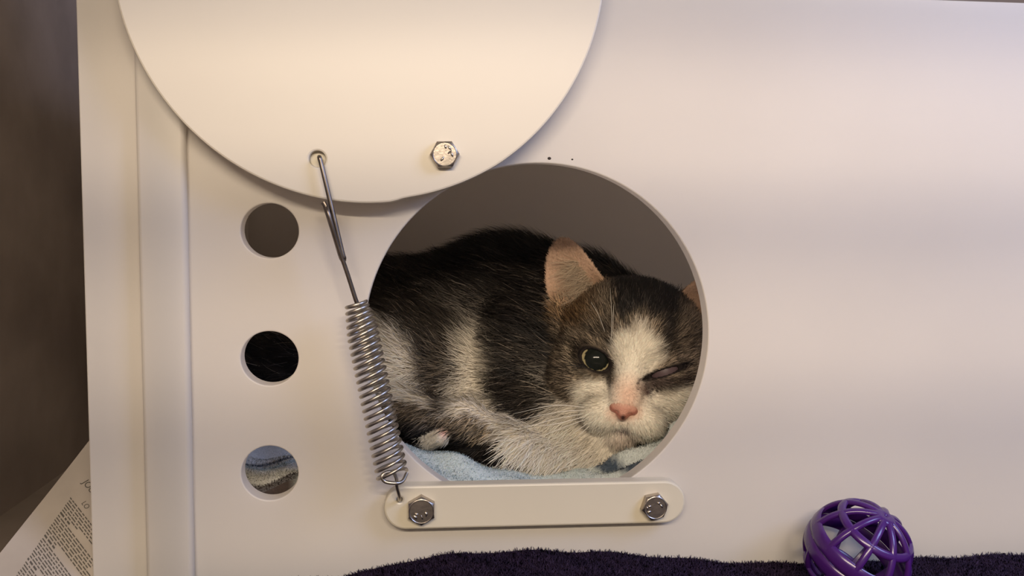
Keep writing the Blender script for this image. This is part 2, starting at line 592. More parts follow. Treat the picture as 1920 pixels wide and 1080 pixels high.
# head frame: u to the photo's right along the eye line, v up the face, w out of the face towards the viewer
HEAD = at(1186, 659, 0.100)
_w = CAM - HEAD; _w /= np.linalg.norm(_w)
_u = _R - _w * (_R @ _w); _u /= np.linalg.norm(_u)
_v = np.cross(_w, _u)
_a = math.radians(-9.3)
hu = _u * math.cos(_a) + _v * math.sin(_a)
hv = -_u * math.sin(_a) + _v * math.cos(_a)
hw = _w


def to_head(P):
    d = (P - HEAD) * 1000.0
    return d @ hu, d @ hv, d @ hw


def from_head(u, v, w):
    return HEAD + (hu * u + hv * v + hw * w) * 0.001


EYES = [(-20.0, -8.0, 24.0, 9.3, 5.6, -19.0, 10.6), (19.5, -8.5, 23.0, 9.2, 1.6, 27.0, 10.0)]   # u v w half-width half-height tilt radius
EARS = [(-1, (-33.0, 25.0, -6.0), (-54.0, 61.0, -2.0)), (1, (31.0, 23.0, -5.0), (52.0, 60.0, -4.0))]


def ear_coords(u, v, w, s, base, tip):
    b = np.array(base); t = np.array(tip)
    a = t - b; L = np.linalg.norm(a); a /= L
    n = np.array([-0.30 * s * -1, 0.12, 1.0]); n -= a * (n @ a); n /= np.linalg.norm(n)
    c = np.cross(n, a) * 1.0
    du, dv, dw = u - b[0], v - b[1], w - b[2]
    al = (du * a[0] + dv * a[1] + dw * a[2]) / L
    ac = du * c[0] + dv * c[1] + dw * c[2]
    no = du * n[0] + dv * n[1] + dw * n[2]
    return al, ac, no, L


def ear_sdf(u, v, w, s, base, tip):
    al, ac, no, L = ear_coords(u, v, w, s, base, tip)
    t = np.clip(al, -0.4, 1.1)
    hwid = 18.5 * np.sqrt(np.clip(1 - np.clip(t, 0, 1) ** 1.75, 0, 1)) + np.clip(-t, 0, 1) * 4
    skew = -s * 3.0 * np.sin(np.clip(t, 0, 1) * math.pi) * 0.6
    bb = ac - skew
    cup = 0.020 * bb * bb * (1 - 0.4 * np.clip(t, 0, 1)) - 5.0 * np.clip(1 - t, 0, 1) ** 2
    d1 = np.abs(no - cup) - (1.25 + 1.4 * np.clip(1 - t, 0, 1) ** 2)
    d2 = (np.abs(bb) - hwid) * 0.7
    d3 = np.maximum(al - 1.0, -0.35 - al) * L
    return np.maximum(np.maximum(d1 * 0.75, d2), d3)


def head_sdf(u, v, w, eyes=True, ears=True):
    d = ell(u, v, w, (0, 6, -6), (41, 36, 40))
    d = smin(d, ell(u, v, w, (0, 16, 16), (26, 20, 20)), 12)             # forehead
    for s in (-1, 1):
        d = smin(d, ell(u, v, w, (s * 27, -17, 4), (19, 20, 22)), 12)      # cheeks
    d = smin(d, ell(u, v, w, (0, -30, 8), (27, 21, 26)), 10)              # jaw
    d = smin(d, cap(u, v, w, (0, 4, 27), (0, -28, 39), 11.5, 8.5), 8)       # bridge
    for s in (-1, 1):
        d = smin(d, ell(u, v, w, (s * 10.5, -37.5, 31), (13.5, 10.5, 12)), 4.5)     # whisker pads
    d = smin(d, ell(u, v, w, (0, -48.0, 26), (10.5, 7.5, 10)), 4)          # chin
    cut = cap(u, v, w, (0, -37, 45.5), (0, -43, 44), 1.0, 1.0)
    d = smax(d, -cut, 2.5)                                                 # groove below the nose
    for s in (-1, 1):
        d = smax(d, -cap(u, v, w, (0, -43.8, 44), (s * 13, -46.2, 37), 0.8, 0.7), 2.0)      # mouth line
    if eyes:
        for s in (-1, 1):
            d = smax(d, -ell(u, v, w, (s * 13.5, -10, 45), (6, 8, 9)), 8)
        for (eu, ev, ew, a, b, tl, r) in EYES:
            d = smin(d, ell(u, v, w, (eu, ev, ew), (r + 1.3, r + 1.3, r + 1.3)), 3.5)
            c, s_ = math.cos(math.radians(tl)), math.sin(math.radians(tl))
            uu = (u - eu) * c + (v - ev) * s_; vv = -(u - eu) * s_ + (v - ev) * c
            d = smax(d, -ell(uu, vv, w, (0, 0, ew + r + 1), (a, b, 8)), 0.8)
            d = np.maximum(d, -ell(u, v, w, (eu, ev, ew), (r - 0.3, r - 0.3, r - 0.3)))
    if ears:
        for s, b, t in EARS:
            d = smin(d, ear_sdf(u, v, w, s, b, t), 5)
    return d


def pt(px, py, Y):
    return at(px, py, Y)


def body_sdf(X, Y, Z):
    E = lambda px, py, yy, r: ell(X, Y, Z, pt(px, py, yy), r)
    Cc = lambda a, b, ra, rb: cap(X, Y, Z, pt(*a), pt(*b), ra, rb)
    d = E(735, 655, 0.210, (0.066, 0.062, 0.061))                    # rump
    d = smin(d, E(592, 668, 0.205, (0.052, 0.055, 0.062)), 0.02)       # haunch
    d = smin(d, E(950, 600, 0.205, (0.064, 0.058, 0.058)), 0.03)       # ribs, withers
    d = smin(d, E(1075, 665, 0.170, (0.050, 0.045, 0.054)), 0.025)      # chest and neck
    d = smin(d, Cc((1085, 610, 0.17), (1180, 650, 0.12), 0.042, 0.036), 0.02)   # neck
    d = smin(d, E(985, 700, 0.140, (0.031, 0.030, 0.042)), 0.014)      # shoulder
    d = smin(d, E(815, 700, 0.150, (0.036, 0.032, 0.037)), 0.014)      # thigh
    d = smin(d, E(735, 690, 0.145, (0.032, 0.036, 0.036)), 0.014)
    d = smin(d, Cc((985, 795, 0.115), (1120, 852, 0.086), 0.024, 0.022), 0.014)     # chest fur over the folded leg
    d = smin(d, E(1075, 800, 0.112, (0.036, 0.026, 0.030)), 0.014)
    d = smin(d, Cc((905, 800, 0.115), (965, 850, 0.082), 0.018, 0.014), 0.010)      # fore leg
    d = smin(d, Cc((965, 858, 0.082), (1105, 888, 0.070), 0.014, 0.013), 0.010)
    d = smin(d, Cc((740, 795, 0.125), (880, 835, 0.098), 0.017, 0.013), 0.008)      # hind foot, black
    d = smin(d, Cc((880, 838, 0.098), (990, 868, 0.088), 0.012, 0.010), 0.006)
    d = smin(d, Cc((806, 829, 0.090), (828, 820, 0.083), 0.0052, 0.0042), 0.004)    # white toe
    for a, b, ra, rb in (((655, 720, 0.125), (735, 762, 0.108), 0.011, 0.0115), ((735, 762, 0.108), (800, 785, 0.098), 0.0115, 0.0115),
                         ((800, 785, 0.098), (870, 792, 0.092), 0.0115, 0.012), ((870, 792, 0.092), (920, 806, 0.088), 0.012, 0.008)):
        d = smin(d, Cc(a, b, ra, rb), 0.004)                                       # tail tip lying across
    return smax(d, -0.1575 - Z, 0.006)


def grid_axis(lo, hi, flo, fhi, fine, coarse):
    a = np.arange(lo, flo, coarse); b = np.arange(flo, fhi, fine); c = np.arange(fhi, hi + coarse, coarse)
    return np.concatenate([a, b, c])


FINE = 0.0009
hx, hy, hz = HEAD
xs = grid_axis(-0.150, 0.20, hx - 0.072, hx + 0.072, FINE, 0.0022)
ys = grid_axis(0.03, 0.285, 0.03, 0.125, FINE * 1.1, 0.0024)
zs = grid_axis(-0.166, hz + 0.078, hz - 0.062, hz + 0.076, FINE, 0.0022)
X, Yg, Z = np.meshgrid(xs.astype(np.float32), ys.astype(np.float32), zs.astype(np.float32), indexing='ij')
FB = body_sdf(X, Yg, Z).astype(np.float32)
i0, i1 = np.searchsorted(xs, [hx - 0.070, hx + 0.070]); j1 = np.searchsorted(ys, 0.165); k0_, k1_ = np.searchsorted(zs, [hz - 0.061, hz + 0.077])
s3 = (slice(i0, i1), slice(0, j1), slice(k0_, k1_))
PX = np.stack([X[s3] - hx, Yg[s3] - hy, Z[s3] - hz], -1) * 1000
hU, hV, hW = PX @ hu.astype(np.float32), PX @ hv.astype(np.float32), PX @ hw.astype(np.float32)
FH = (head_sdf(hU, hV, hW) * 0.001).astype(np.float32)
FA = FB.copy()
FA[s3] = smin(FB[s3], FH, 0.006)
FA[s3] = np.where(FH < -0.0005, FA[s3], FA[s3])
# the eyeballs sit in hollows of the whole figure
for (eu, ev, ew, a, b, tl, r) in EYES:
    FA[s3] = np.maximum(FA[s3], -ell(hU, hV, hW, (eu, ev, ew), (r - 0.3,) * 3) * 0.001)
P, Q = surface_nets(FA, xs, ys, zs)
del X, Yg, Z, PX, FB, FA

# drop inner shells (the hollow round an eyeball opens outwards, so keep the largest connected piece)
lab = np.arange(len(P))
for _ in range(400):
    m = np.minimum.reduce([lab[Q[:, k]] for k in range(4)])
    new = lab.copy()
    for k in range(4): np.minimum.at(new, Q[:, k], m)
    new = new[new]
    if (new == lab).all(): break
    lab = new
big = np.bincount(lab).argmax()
keep = lab == big
remap = -np.ones(len(P), int); remap[keep] = np.arange(keep.sum())
Q = remap[Q[keep[Q[:, 0]]]]; P = P[keep]


def vnormals(P, Q):
    n = np.cross(P[Q[:, 2]] - P[Q[:, 0]], P[Q[:, 3]] - P[Q[:, 1]])
    N = np.zeros_like(P)
    for k in range(4): np.add.at(N, Q[:, k], n)
    return N / (np.linalg.norm(N, axis=1, keepdims=True) + 1e-12), 0.5 * np.linalg.norm(n, axis=1), n


NV, AR, FN = vnormals(P, Q)


# ------------------------------------------------------------------ the coat
def vnoise(P, scale, seed=0):
    """smooth value noise in [0, 1]"""
    q = P * scale
    f = np.floor(q).astype(np.int64); t = q - f; t = t * t * (3 - 2 * t)
    def h(i, j, k):
        n = (i * 73856093) ^ (j * 19349663) ^ (k * 83492791) ^ (seed * 2654435)
        n = (n ^ (n >> 13)) * 1274126177
        return ((n ^ (n >> 16)) & 0xffff) / 65535.0
    r = 0
    for a in (0, 1):
        for b in (0, 1):
            for c in (0, 1):
                wgt = np.where(a, t[:, 0], 1 - t[:, 0]) * np.where(b, t[:, 1], 1 - t[:, 1]) * np.where(c, t[:, 2], 1 - t[:, 2])
                r = r + wgt * h(f[:, 0] + a, f[:, 1] + b, f[:, 2] + c)
    return r


def sdpoly(x, y, poly):
    """signed distance in photo units, negative inside"""
    n = len(poly)
    d = np.full(len(x), 1e18); s = np.ones(len(x))
    for i in range(n):
        ax_, ay = poly[i]; bx, by = poly[i - 1]
        ex, ey = bx - ax_, by - ay; wx, wy = x - ax_, y - ay
        t = np.clip((wx * ex + wy * ey) / (ex * ex + ey * ey), 0, 1)
        d = np.minimum(d, (wx - ex * t) ** 2 + (wy - ey * t) ** 2)
        c1 = y >= ay; c2 = y < by; c3 = ex * wy > ey * wx
        s = np.where((c1 & c2 & c3) | (~c1 & ~c2 & ~c3), -s, s)
    return s * np.sqrt(d)


def blend(C, col, a):
    return C + (np.asarray(col) - C) * a[:, None]


def soft(d, s):
    return np.clip(0.5 - d / (2 * s), 0, 1)


BLACK = np.array((0.012, 0.010, 0.009)); GREY = np.array((0.085, 0.070, 0.055)); TABBY = np.array((0.21, 0.165, 0.118))
WHITE = np.array((0.82, 0.75, 0.63)); CREAM = np.array((0.60, 0.53, 0.42)); PINK = np.array((0.66, 0.36, 0.25))
EARPINK = np.array((0.64, 0.43, 0.30)); RUST = np.array((0.20, 0.115, 0.05)); LGREY = np.array((0.30, 0.27, 0.23))


def coat(P, N):
    px, py = proj(P)
    wob = (vnoise(P, 160, 1) - 0.5) * 16 + (vnoise(P, 420, 2) - 0.5) * 10
    u, v, w = to_head(P)
    hd = head_sdf(u, v, w, eyes=False) * 0.001
    bd = body_sdf(P[:, 0], P[:, 1], P[:, 2])
    ish = np.clip((bd - hd) / 0.006 + 0.5, 0, 1) * (hd < 0.006)
    # --- body
    B = np.tile(BLACK, (len(P), 1))
    streak = vnoise(np.stack([P[:, 0] * 0.35 + P[:, 2] * 0.5, P[:, 1] * 0.3, P[:, 2] + P[:, 0] * 0.55], 1), 330, 5)
    pg = lambda poly, s: soft(sdpoly(px, py, poly) + wob, s)
    B = blend(B, GREY * 0.8, 0.8 * pg([(690, 570), (800, 560), (880, 560), (900, 600), (880, 700), (870, 780), (780, 790), (690, 760)], 40))
    B = blend(B, TABBY * 0.55, 0.7 * pg([(770, 680), (850, 670), (860, 770), (800, 790)], 25))
    B = blend(B, LGREY, 0.75 * pg([(820, 545), (900, 550), (935, 600), (925, 690), (880, 690), (860, 620)], 26) * np.clip(streak * 1.6 - 0.2, 0, 1))
    B = blend(B, GREY, 0.6 * np.clip(streak * 2.2 - 1.1, 0, 1) * (py > 500))
    B = blend(B, WHITE, pg([(640, 580), (715, 598), (758, 626), (788, 680), (802, 740), (806, 766), (740, 752), (640, 740)], 13))
    B = blend(B, WHITE * 0.92, pg([(868, 640), (905, 610), (925, 660), (925, 720), (948, 775), (1000, 800), (900, 830), (840, 775), (858, 715)], 15))
    B = blend(B, WHITE, pg([(885, 790), (950, 782), (1010, 790), (1050, 752), (1090, 740), (1250, 780), (1220, 930), (1000, 930), (905, 860)], 12))
    B = blend(B, LGREY * 1.1, 0.7 * pg([(1015, 700), (1040, 690), (1080, 740), (1070, 775), (1040, 765)], 16))
    B = blend(B, CREAM * 0.9, 0.65 * pg([(1100, 760), (1160, 800), (1160, 850), (1110, 830)], 25))
    tp = pg([(640, 700), (700, 735), (745, 748), (790, 764), (830, 782), (880, 778), (925, 790), (942, 812), (915, 824), (860, 812), (800, 802), (745, 788), (640, 760)], 6)
    kp = pg([(640, 770), (745, 782), (800, 798), (870, 808), (930, 826), (965, 862), (940, 892), (880, 880), (760, 850), (640, 850)], 6)
    B = blend(B, BLACK, kp)
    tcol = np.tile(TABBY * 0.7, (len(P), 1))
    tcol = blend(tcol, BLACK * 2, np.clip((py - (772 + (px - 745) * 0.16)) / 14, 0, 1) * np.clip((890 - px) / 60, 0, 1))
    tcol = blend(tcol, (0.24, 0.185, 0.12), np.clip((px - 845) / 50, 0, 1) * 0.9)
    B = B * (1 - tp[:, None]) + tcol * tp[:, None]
    toe = cap(P[:, 0], P[:, 1], P[:, 2], pt(806, 829, 0.090), pt(828, 820, 0.083), 0.0062, 0.0052) < 0.0005
    B = np.where(toe[:, None], WHITE * 0.85, B)
    B = blend(B, (0.70, 0.42, 0.34), toe * soft(np.hypot(px - 832, py - 810) - 9, 5))
    B = blend(B, BLACK * 2, 0.9 * pg([(915, 868), (958, 858), (985, 872), (990, 900), (940, 890)], 9))
    # --- head
    H = np.tile(TABBY, (len(P), 1))
    ag = vnoise(P, 520, 9)
    stripe = 0.5 + 0.5 * np.sin(np.arctan2(v + 5, np.abs(u) + 1e-6) * 16 + (vnoise(P, 200, 3) - 0.5) * 5)
    H = blend(H, BLACK * 2.5, 0.45 * np.clip(stripe * 1.5 - 0.6, 0, 1))
    H = blend(H, RUST, 0.8 * pg([(1040, 545), (1110, 555), (1120, 600), (1060, 620), (1035, 600)], 16))
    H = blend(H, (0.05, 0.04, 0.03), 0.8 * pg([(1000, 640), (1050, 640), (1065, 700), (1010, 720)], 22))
    H = blend(H, BLACK, pg([(1130, 480), (1360, 480), (1360, 560), (1290, 572), (1262, 600), (1252, 640), (1240, 610), (1222, 600), (1190, 596), (1168, 612), (1150, 600), (1146, 560)], 10))
    H = blend(H, BLACK * 1.5, 0.9 * pg([(1132, 615), (1150, 610), (1150, 655), (1138, 655)], 7))
    H = blend(H, BLACK * 1.5, 0.8 * pg([(1243, 600), (1258, 620), (1262, 668), (1244, 672)], 8))
    H = blend(H, (0.34, 0.28, 0.20), 0.8 * pg([(1070, 650), (1090, 690), (1115, 706), (1140, 700), (1140, 712), (1095, 716), (1070, 690)], 7))
    H = blend(H, (0.28, 0.22, 0.17), 0.6 * pg([(1255, 665), (1300, 650), (1320, 690), (1290, 700)], 12))
    H = blend(H, WHITE, pg([(1184, 622), (1195, 604), (1208, 610), (1218, 634), (1234, 652), (1240, 672), (1225, 696), (1208, 724), (1150, 724), (1153, 690), (1148, 655), (1160, 625)], 9))
    H = blend(H, WHITE, pg([(1078, 722), (1105, 708), (1130, 712), (1150, 724), (1206, 728), (1235, 735), (1262, 728), (1300, 722), (1330, 735), (1300, 800), (1240, 850), (1150, 850), (1110, 815), (1088, 770)], 9))
    H = blend(H, BLACK * 2.0, 0.85 * pg([(1132, 690), (1150, 696), (1152, 714), (1142, 722), (1134, 708)], 5))
    H = blend(H, (0.07, 0.05, 0.045), 0.9 * pg([(1205, 715), (1222, 700), (1248, 712), (1290, 700), (1300, 716), (1262, 722), (1232, 730), (1218, 740), (1205, 735)], 8))
    H = blend(H, PINK * 1.05, 0.62 * soft(np.hypot((px - 1178) / 26, (py - 742) / 34) * 20 - 18, 12))
    H = blend(H, PINK * 0.9, 0.85 * soft(np.hypot((px - 1170) / 31, (py - 773) / 17) * 20 - 18, 8))
    for (dx, dy, r) in ((1196, 719, 3), (1196, 728, 2.5), (1214, 737, 4), (1199, 712, 2)):
        H = blend(H, (0.05, 0.02, 0.02), 0.9 * soft(np.hypot(px - dx, py - dy) - r, 2.5))
    H = blend(H, (0.08, 0.045, 0.05), 0.95 * soft(np.hypot((px - 1167) / 14, (py - 807) / 6) * 10 - 9, 6))
    H = blend(H, (0.50, 0.38, 0.31), 0.6 * soft(np.hypot((px - 1168) / 30, (py - 825) / 14) * 20 - 18, 9))
    for (eu, ev, ew, a, b, tl, r) in EYES:
        c, s_ = math.cos(math.radians(tl)), math.sin(math.radians(tl))
        uu = (u - eu) * c + (v - ev) * s_; vv = -(u - eu) * s_ + (v - ev) * c
        e = np.hypot(uu / (a + 0.3), vv / (b + 0.3))
        rim = soft((e - (1.22 if b > 4 else 1.5)) * 6, 0.8) * (w > 15)
        H = blend(H, (0.014, 0.010, 0.009), rim)
    for s, b, t in EARS:
        al, ac, no, L = ear_coords(u, v, w, s, b, t)
        isE = (al > 0.02) & (ear_sdf(u, v, w, s, b, t) < 2.0)
        nn = np.array([0.30 * s, 0.12, 1.0])
        nf = N @ (hu * nn[0] + hv * nn[1] + hw * nn[2])
        inside = isE & (nf > 0.15)
        H = np.where((isE & ~inside)[:, None], BLACK * 1.5, H)
        ec = blend(np.tile(EARPINK, (len(P), 1)), RUST * 1.5, np.clip(0.45 - al, 0, 1) * 1.6)
        H = np.where(inside[:, None], ec, H)
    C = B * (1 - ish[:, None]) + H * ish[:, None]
    return np.clip(C, 0.004, 0.9), ish, px, py, u, v, w


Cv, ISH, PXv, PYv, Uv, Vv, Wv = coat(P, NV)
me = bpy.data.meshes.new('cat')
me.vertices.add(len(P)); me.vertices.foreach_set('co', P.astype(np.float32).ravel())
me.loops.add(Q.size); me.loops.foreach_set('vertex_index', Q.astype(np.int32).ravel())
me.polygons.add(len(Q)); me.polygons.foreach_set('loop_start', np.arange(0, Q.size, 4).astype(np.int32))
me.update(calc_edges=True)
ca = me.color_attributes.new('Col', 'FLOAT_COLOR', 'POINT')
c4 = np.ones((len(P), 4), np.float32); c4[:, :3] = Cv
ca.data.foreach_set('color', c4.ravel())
cat = obj('cat', me, M['skin'], None, 179)
tag(cat, 'grey, black and white cat curled in the den, one eye squinting shut', 'cat')

# --- fur
centre = P[Q].mean(1)
fn = FN / (np.linalg.norm(FN, axis=1, keepdims=True) + 1e-12)
toc = CAM - centre; toc /= np.linalg.norm(toc, axis=1, keepdims=True)
fac = np.sum(fn * toc, 1)
fpx, fpy = proj(centre)
inview = np.hypot(fpx - 1006, fpy - 624) < 400
fh = ISH[Q].mean(1)
wgt = AR * np.where(fac > -0.25, 1.0, 0.25) * np.where(inview, 1.0, 0.22) * (1 + 2.2 * fh)
NS = 125000
pick = rng.choice(len(Q), NS, p=wgt / wgt.sum())
r1, r2 = rng.random((2, NS, 1))
q = Q[pick]
root = (P[q[:, 0]] * (1 - r1) + P[q[:, 1]] * r1) * (1 - r2) + (P[q[:, 3]] * (1 - r1) + P[q[:, 2]] * r1) * r2
nrm = NV[q].mean(1); nrm /= np.linalg.norm(nrm, axis=1, keepdims=True)
colr, ish, px, py, u, v, wl = coat(root, nrm)
# bare skin: nose leather, eyelid rims, lips
bare = (np.hypot((px - 1170) / 27, (py - 774) / 15) < 1) & (ish > 0.5)
for (eu, ev, ew, a, b, tl, r) in EYES:
    c, s_ = math.cos(math.radians(tl)), math.sin(math.radians(tl))
    uu = (u - eu) * c + (v - ev) * s_; vv = -(u - eu) * s_ + (v - ev) * c
    bare |= (np.hypot(uu / (a + 1.4), vv / (b + 1.6)) < 1) & (wl > 12) & (ish > 0.5)
bare |= (np.hypot((px - 832), (py - 810)) < 8) & (ish < 0.5)
k = ~bare
root, nrm, colr, ish, px, py, u, v, wl = root[k], nrm[k], colr[k], ish[k], px[k], py[k], u[k], v[k], wl[k]
n = len(root)
nose = from_head(0, -20, 44)
df = root - nose
df /= np.linalg.norm(df, axis=1, keepdims=True)
db = np.tile(np.array([-0.85, 0.15, 0.30]), (n, 1))
low = np.clip((py - 640) / 150, 0, 1)[:, None]
db = db * (1 - low) + np.array([-0.75, -0.1, -0.45]) * low
chest = (soft(sdpoly(px, py, [(950, 780), (1160, 740), (1200, 920), (940, 900)]), 20) * (ish < 0.5))[:, None]
db = db * (1 - chest) + np.array([-0.55, -0.1, -0.75]) * chest
dirs = db * (1 - ish[:, None]) + df * ish[:, None]
ln = np.where(ish > 0.5, 0.0058, 0.015) * rng.uniform(0.6, 1.25, n)
facef = np.clip(np.hypot(u, v + 22) / 40, 0.28, 1.5)
ln = np.where(ish > 0.5, 0.0068 * facef * rng.uniform(0.6, 1.2, n), ln)
ln = np.where((ish < 0.5) & (py < 520), ln * 1.25, ln)
tailk = (ish < 0.5) & (py > 750) & (px < 950)
ln = np.where(tailk, ln * 0.55, ln)
ln = np.where((ish < 0.5) & (np.hypot(px - 815, py - 823) < 26), ln * 0.4, ln)
earm = np.zeros(n, bool)
for s, b, t in EARS:
    al, ac, no, L = ear_coords(u, v, wl, s, b, t)
    m_ = (al > 0.12) & (ear_sdf(u, v, wl, s, b, t) < 2.0) & (ish > 0.5)
    earm |= m_
ln = np.where(earm, 0.0022 * rng.uniform(0.6, 1.2, n), ln)
wd = np.where(ish > 0.5, 0.00026, 0.00034) * rng.uniform(0.7, 1.3, n)
lum = colr.mean(1)
rv = rng.random(n)
dark = lum < 0.05
mid = (lum >= 0.05) & (lum < 0.3)
f = rng.uniform(0.75, 1.2, n)
f = np.where(dark, np.where(rv < 0.10, rng.uniform(3, 9, n), f), f)
f = np.where(mid, np.where(rv < 0.45, rng.uniform(0.15, 0.5, n), rng.uniform(0.9, 2.3, n)), f)
col = np.clip(colr * f[:, None], 0.004, 0.88)
tip = np.where(mid[:, None], col * rng.uniform(0.6, 1.5, (n, 1)), col * 1.05)
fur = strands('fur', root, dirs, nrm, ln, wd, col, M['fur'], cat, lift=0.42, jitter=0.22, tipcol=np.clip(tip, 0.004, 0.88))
tag(fur, kind='stuff')


# --- ear tufts: long pale hairs growing across the open ear
s, b, t = EARS[0]
bb = np.array(b); tt = np.array(t)
rts, drs, nms, lns = [], [], [], []
for i in range(520):
    fr = rng.uniform(0.05, 0.62)
    side = rng.uniform(0.0, 15.0)
    a = tt - bb; a /= np.linalg.norm(a)
    nrm_e = np.array([0.30 * s, 0.12, 1.0]); nrm_e -= a * (nrm_e @ a); nrm_e /= np.linalg.norm(nrm_e)
    c = np.cross(nrm_e, a)
    inner = c if c[0] > 0 else -c
    p = bb + (tt - bb) * fr + inner * side * (1 - fr) + nrm_e * (0.02 * side * side * 0.3 - 4.0 * (1 - fr) ** 2 + 2.0)
    rts.append(from_head(*p))
    d = -inner * 1.0 + a * rng.uniform(-0.35, 0.35)
    drs.append(hu * d[0] + hv * d[1] + hw * d[2]); nms.append(hu * nrm_e[0] + hv * nrm_e[1] + hw * nrm_e[2]); lns.append(rng.uniform(0.008, 0.021))
for i in range(60):
    fr = rng.uniform(0.10, 0.24)
    p = bb + (tt - bb) * fr - inner * rng.uniform(8, 14) * 1.0 + nrm_e * 1.5
    rts.append(from_head(*p)); d = -inner + a * rng.uniform(-0.15, 0.25)
    drs.append(hu * d[0] + hv * d[1] + hw * d[2]); nms.append(hu * nrm_e[0] + hv * nrm_e[1] + hw * nrm_e[2]); lns.append(rng.uniform(0.008, 0.015))
tf = strands('ear_tuft', np.array(rts), np.array(drs), np.array(nms), np.array(lns), rng.uniform(0.00008, 0.0002, 580),
             np.tile((0.60, 0.47, 0.33), (580, 1)) * rng.uniform(0.6, 1.2, (580, 1)), M['fur'], cat, lift=0.35, jitter=0.38)
tag(tf, 'pale hair tuft inside the ear', kind='stuff')

# --- eyes
for (eu, ev, ew, a, b, tl, r), opened in zip(EYES, (True, False)):
    bm = bmesh.new(); bmesh.ops.create_uvsphere(bm, u_segments=64, v_segments=48, radius=1.0)
    me = bpy.data.meshes.new('eye'); bm.to_mesh(me); bm.free()
    co = np.zeros(len(me.vertices) * 3); me.vertices.foreach_get('co', co); co = co.reshape(-1, 3)
    W = np.array([from_head(eu, ev, ew) + (hu * x + hv * y + hw * z) * (r * 0.001) for x, y, z in co])
    me.vertices.foreach_set('co', W.ravel())
    C = np.ones((len(co), 4))
    # gaze a little up, towards the viewer
    g = np.array([0.10 if opened else 0.0, 0.13, 1.0]); g /= np.linalg.norm(g)
    ang = np.degrees(np.arccos(np.clip(co @ g, -1, 1)))
    if opened:
        base = np.tile(np.array((0.42, 0.36, 0.20)), (len(co), 1))
        base[ang < 41] = (0.010, 0.012, 0.010)
        base = np.where((ang > 57)[:, None], np.array((0.03, 0.02, 0.015)), base)
    else:
        base = np.tile(np.array((0.09, 0.06, 0.065)), (len(co), 1))
    C[:, :3] = base
    me.color_attributes.new('Col', 'FLOAT_COLOR', 'POINT').data.foreach_set('color', C.astype(np.float32).ravel())
    e = obj('eye', me, M['eye'] if opened else M['lid'], cat, 179)
    e['label'] = 'open eye with wide dark pupil and olive rim' if opened else 'squinting eye covered by a mauve third eyelid'

# --- nose leather, its own small form
g = 0.40
ux = np.arange(-12, 12.1, g); vx = np.arange(-42, -20, g); wx = np.arange(30, 56, g)
U3, V3, W3 = np.meshgrid(ux, vx, wx, indexing='ij')
NC = -32.0
dn = smin(ell(U3, V3, W3, (0, NC + 1.5, 42.5), (6.8, 4.2, 5.4)), ell(U3, V3, W3, (0, NC - 2.6, 43.0), (3.2, 3.6, 4.6)), 3.0)
for s in (-1, 1):
    dn = smin(dn, ell(U3, V3, W3, (s * 5.3, NC - 0.2, 41.5), (2.6, 2.4, 4.0)), 1.6)
    dn = smax(dn, -ell(U3, V3, W3, (s * 4.4, NC - 2.0, 46.6), (1.9, 0.7, 1.6)), 1.0)
dn = smax(dn, -cap(U3, V3, W3, (0, NC - 0.6, 48.6), (0, NC - 7, 47.6), 0.35, 0.45), 1.0)
Pn, Qn = surface_nets(dn, ux, vx, wx)
Wn = HEAD + (Pn[:, :1] * hu + Pn[:, 1:2] * hv + Pn[:, 2:] * hw) * 0.001
me = mesh_py('nose', Wn, [tuple(int(i) for i in f_) for f_ in Qn])
cn = np.ones((len(Pn), 4)); cn[:, :3] = blend(np.tile((0.62, 0.30, 0.22), (len(Pn), 1)), (0.66, 0.42, 0.32), np.clip((Pn[:, 1] - NC - 0.5) / 4, 0, 1))
vee = np.abs(Pn[:, 1] - (NC - 4.6 + np.abs(Pn[:, 0]) * 0.62))
cn[:, :3] = blend(cn[:, :3], (0.34, 0.10, 0.065), 0.8 * soft(vee - 1.0, 0.9))
cn[:, :3] = blend(cn[:, :3], (0.05, 0.015, 0.012), soft(np.hypot(Pn[:, 0] - 0.4, (Pn[:, 1] - NC + 4.3) * 0.8) - 1.2, 0.7))
me.color_attributes.new('Col', 'FLOAT_COLOR', 'POINT').data.foreach_set('color', cn.astype(np.float32).ravel())
o = obj('nose', me, M['nose'], cat, 179); o['label'] = 'pink nose leather'

# --- whiskers
WH = [((1098, 770), (1050, 772), (960, 790)), ((1095, 776), (1040, 786), (948, 812)), ((1100, 786), (1060, 800), (975, 834)),
      ((1104, 792), (1084, 806), (1062, 822)), ((1096, 764), (1040, 760), (962, 776)), ((1098, 781), (1035, 796), (985, 798)),
      ((1108, 797), (1090, 812), (1066, 836))]
for (a, m_, b) in WH:
    c = catmull([at(*a, 0.063), at(*m_, 0.058), at(*b, 0.062)], 10)
    nn = len(c)
    obj('whisker', tube_mesh('whisker', c, [0.00022 * (1 - 0.75 * i / (nn - 1)) for i in range(nn)], 5), M['whisker'], cat, 179)
for (a, m_, b) in (((1146, 640), (1147, 590), (1144, 540)), ((1149, 630), (1150, 590), (1151, 570)), ((1134, 622), (1122, 590), (1108, 566))):
    c = catmull([at(*a, 0.066), at(*m_, 0.055), at(*b, 0.055)], 8)
    nn = len(c)
    obj('whisker', tube_mesh('whisker', c, [0.00018 * (1 - 0.75 * i / (nn - 1)) for i in range(nn)], 5), M['whisker'], cat, 179)
for (a, b) in (((1262, 772), (1296, 766)), ((1250, 790), (1275, 800))):
    c = catmull([at(*a, 0.062), at(0.5 * (a[0] + b[0]), 0.5 * (a[1] + b[1]) + 2, 0.058), at(*b, 0.056)], 6)
    nn = len(c)
    obj('whisker', tube_mesh('whisker', c, [0.0002 * (1 - 0.75 * i / (nn - 1)) for i in range(nn)], 5), M['whisker'], cat, 179)


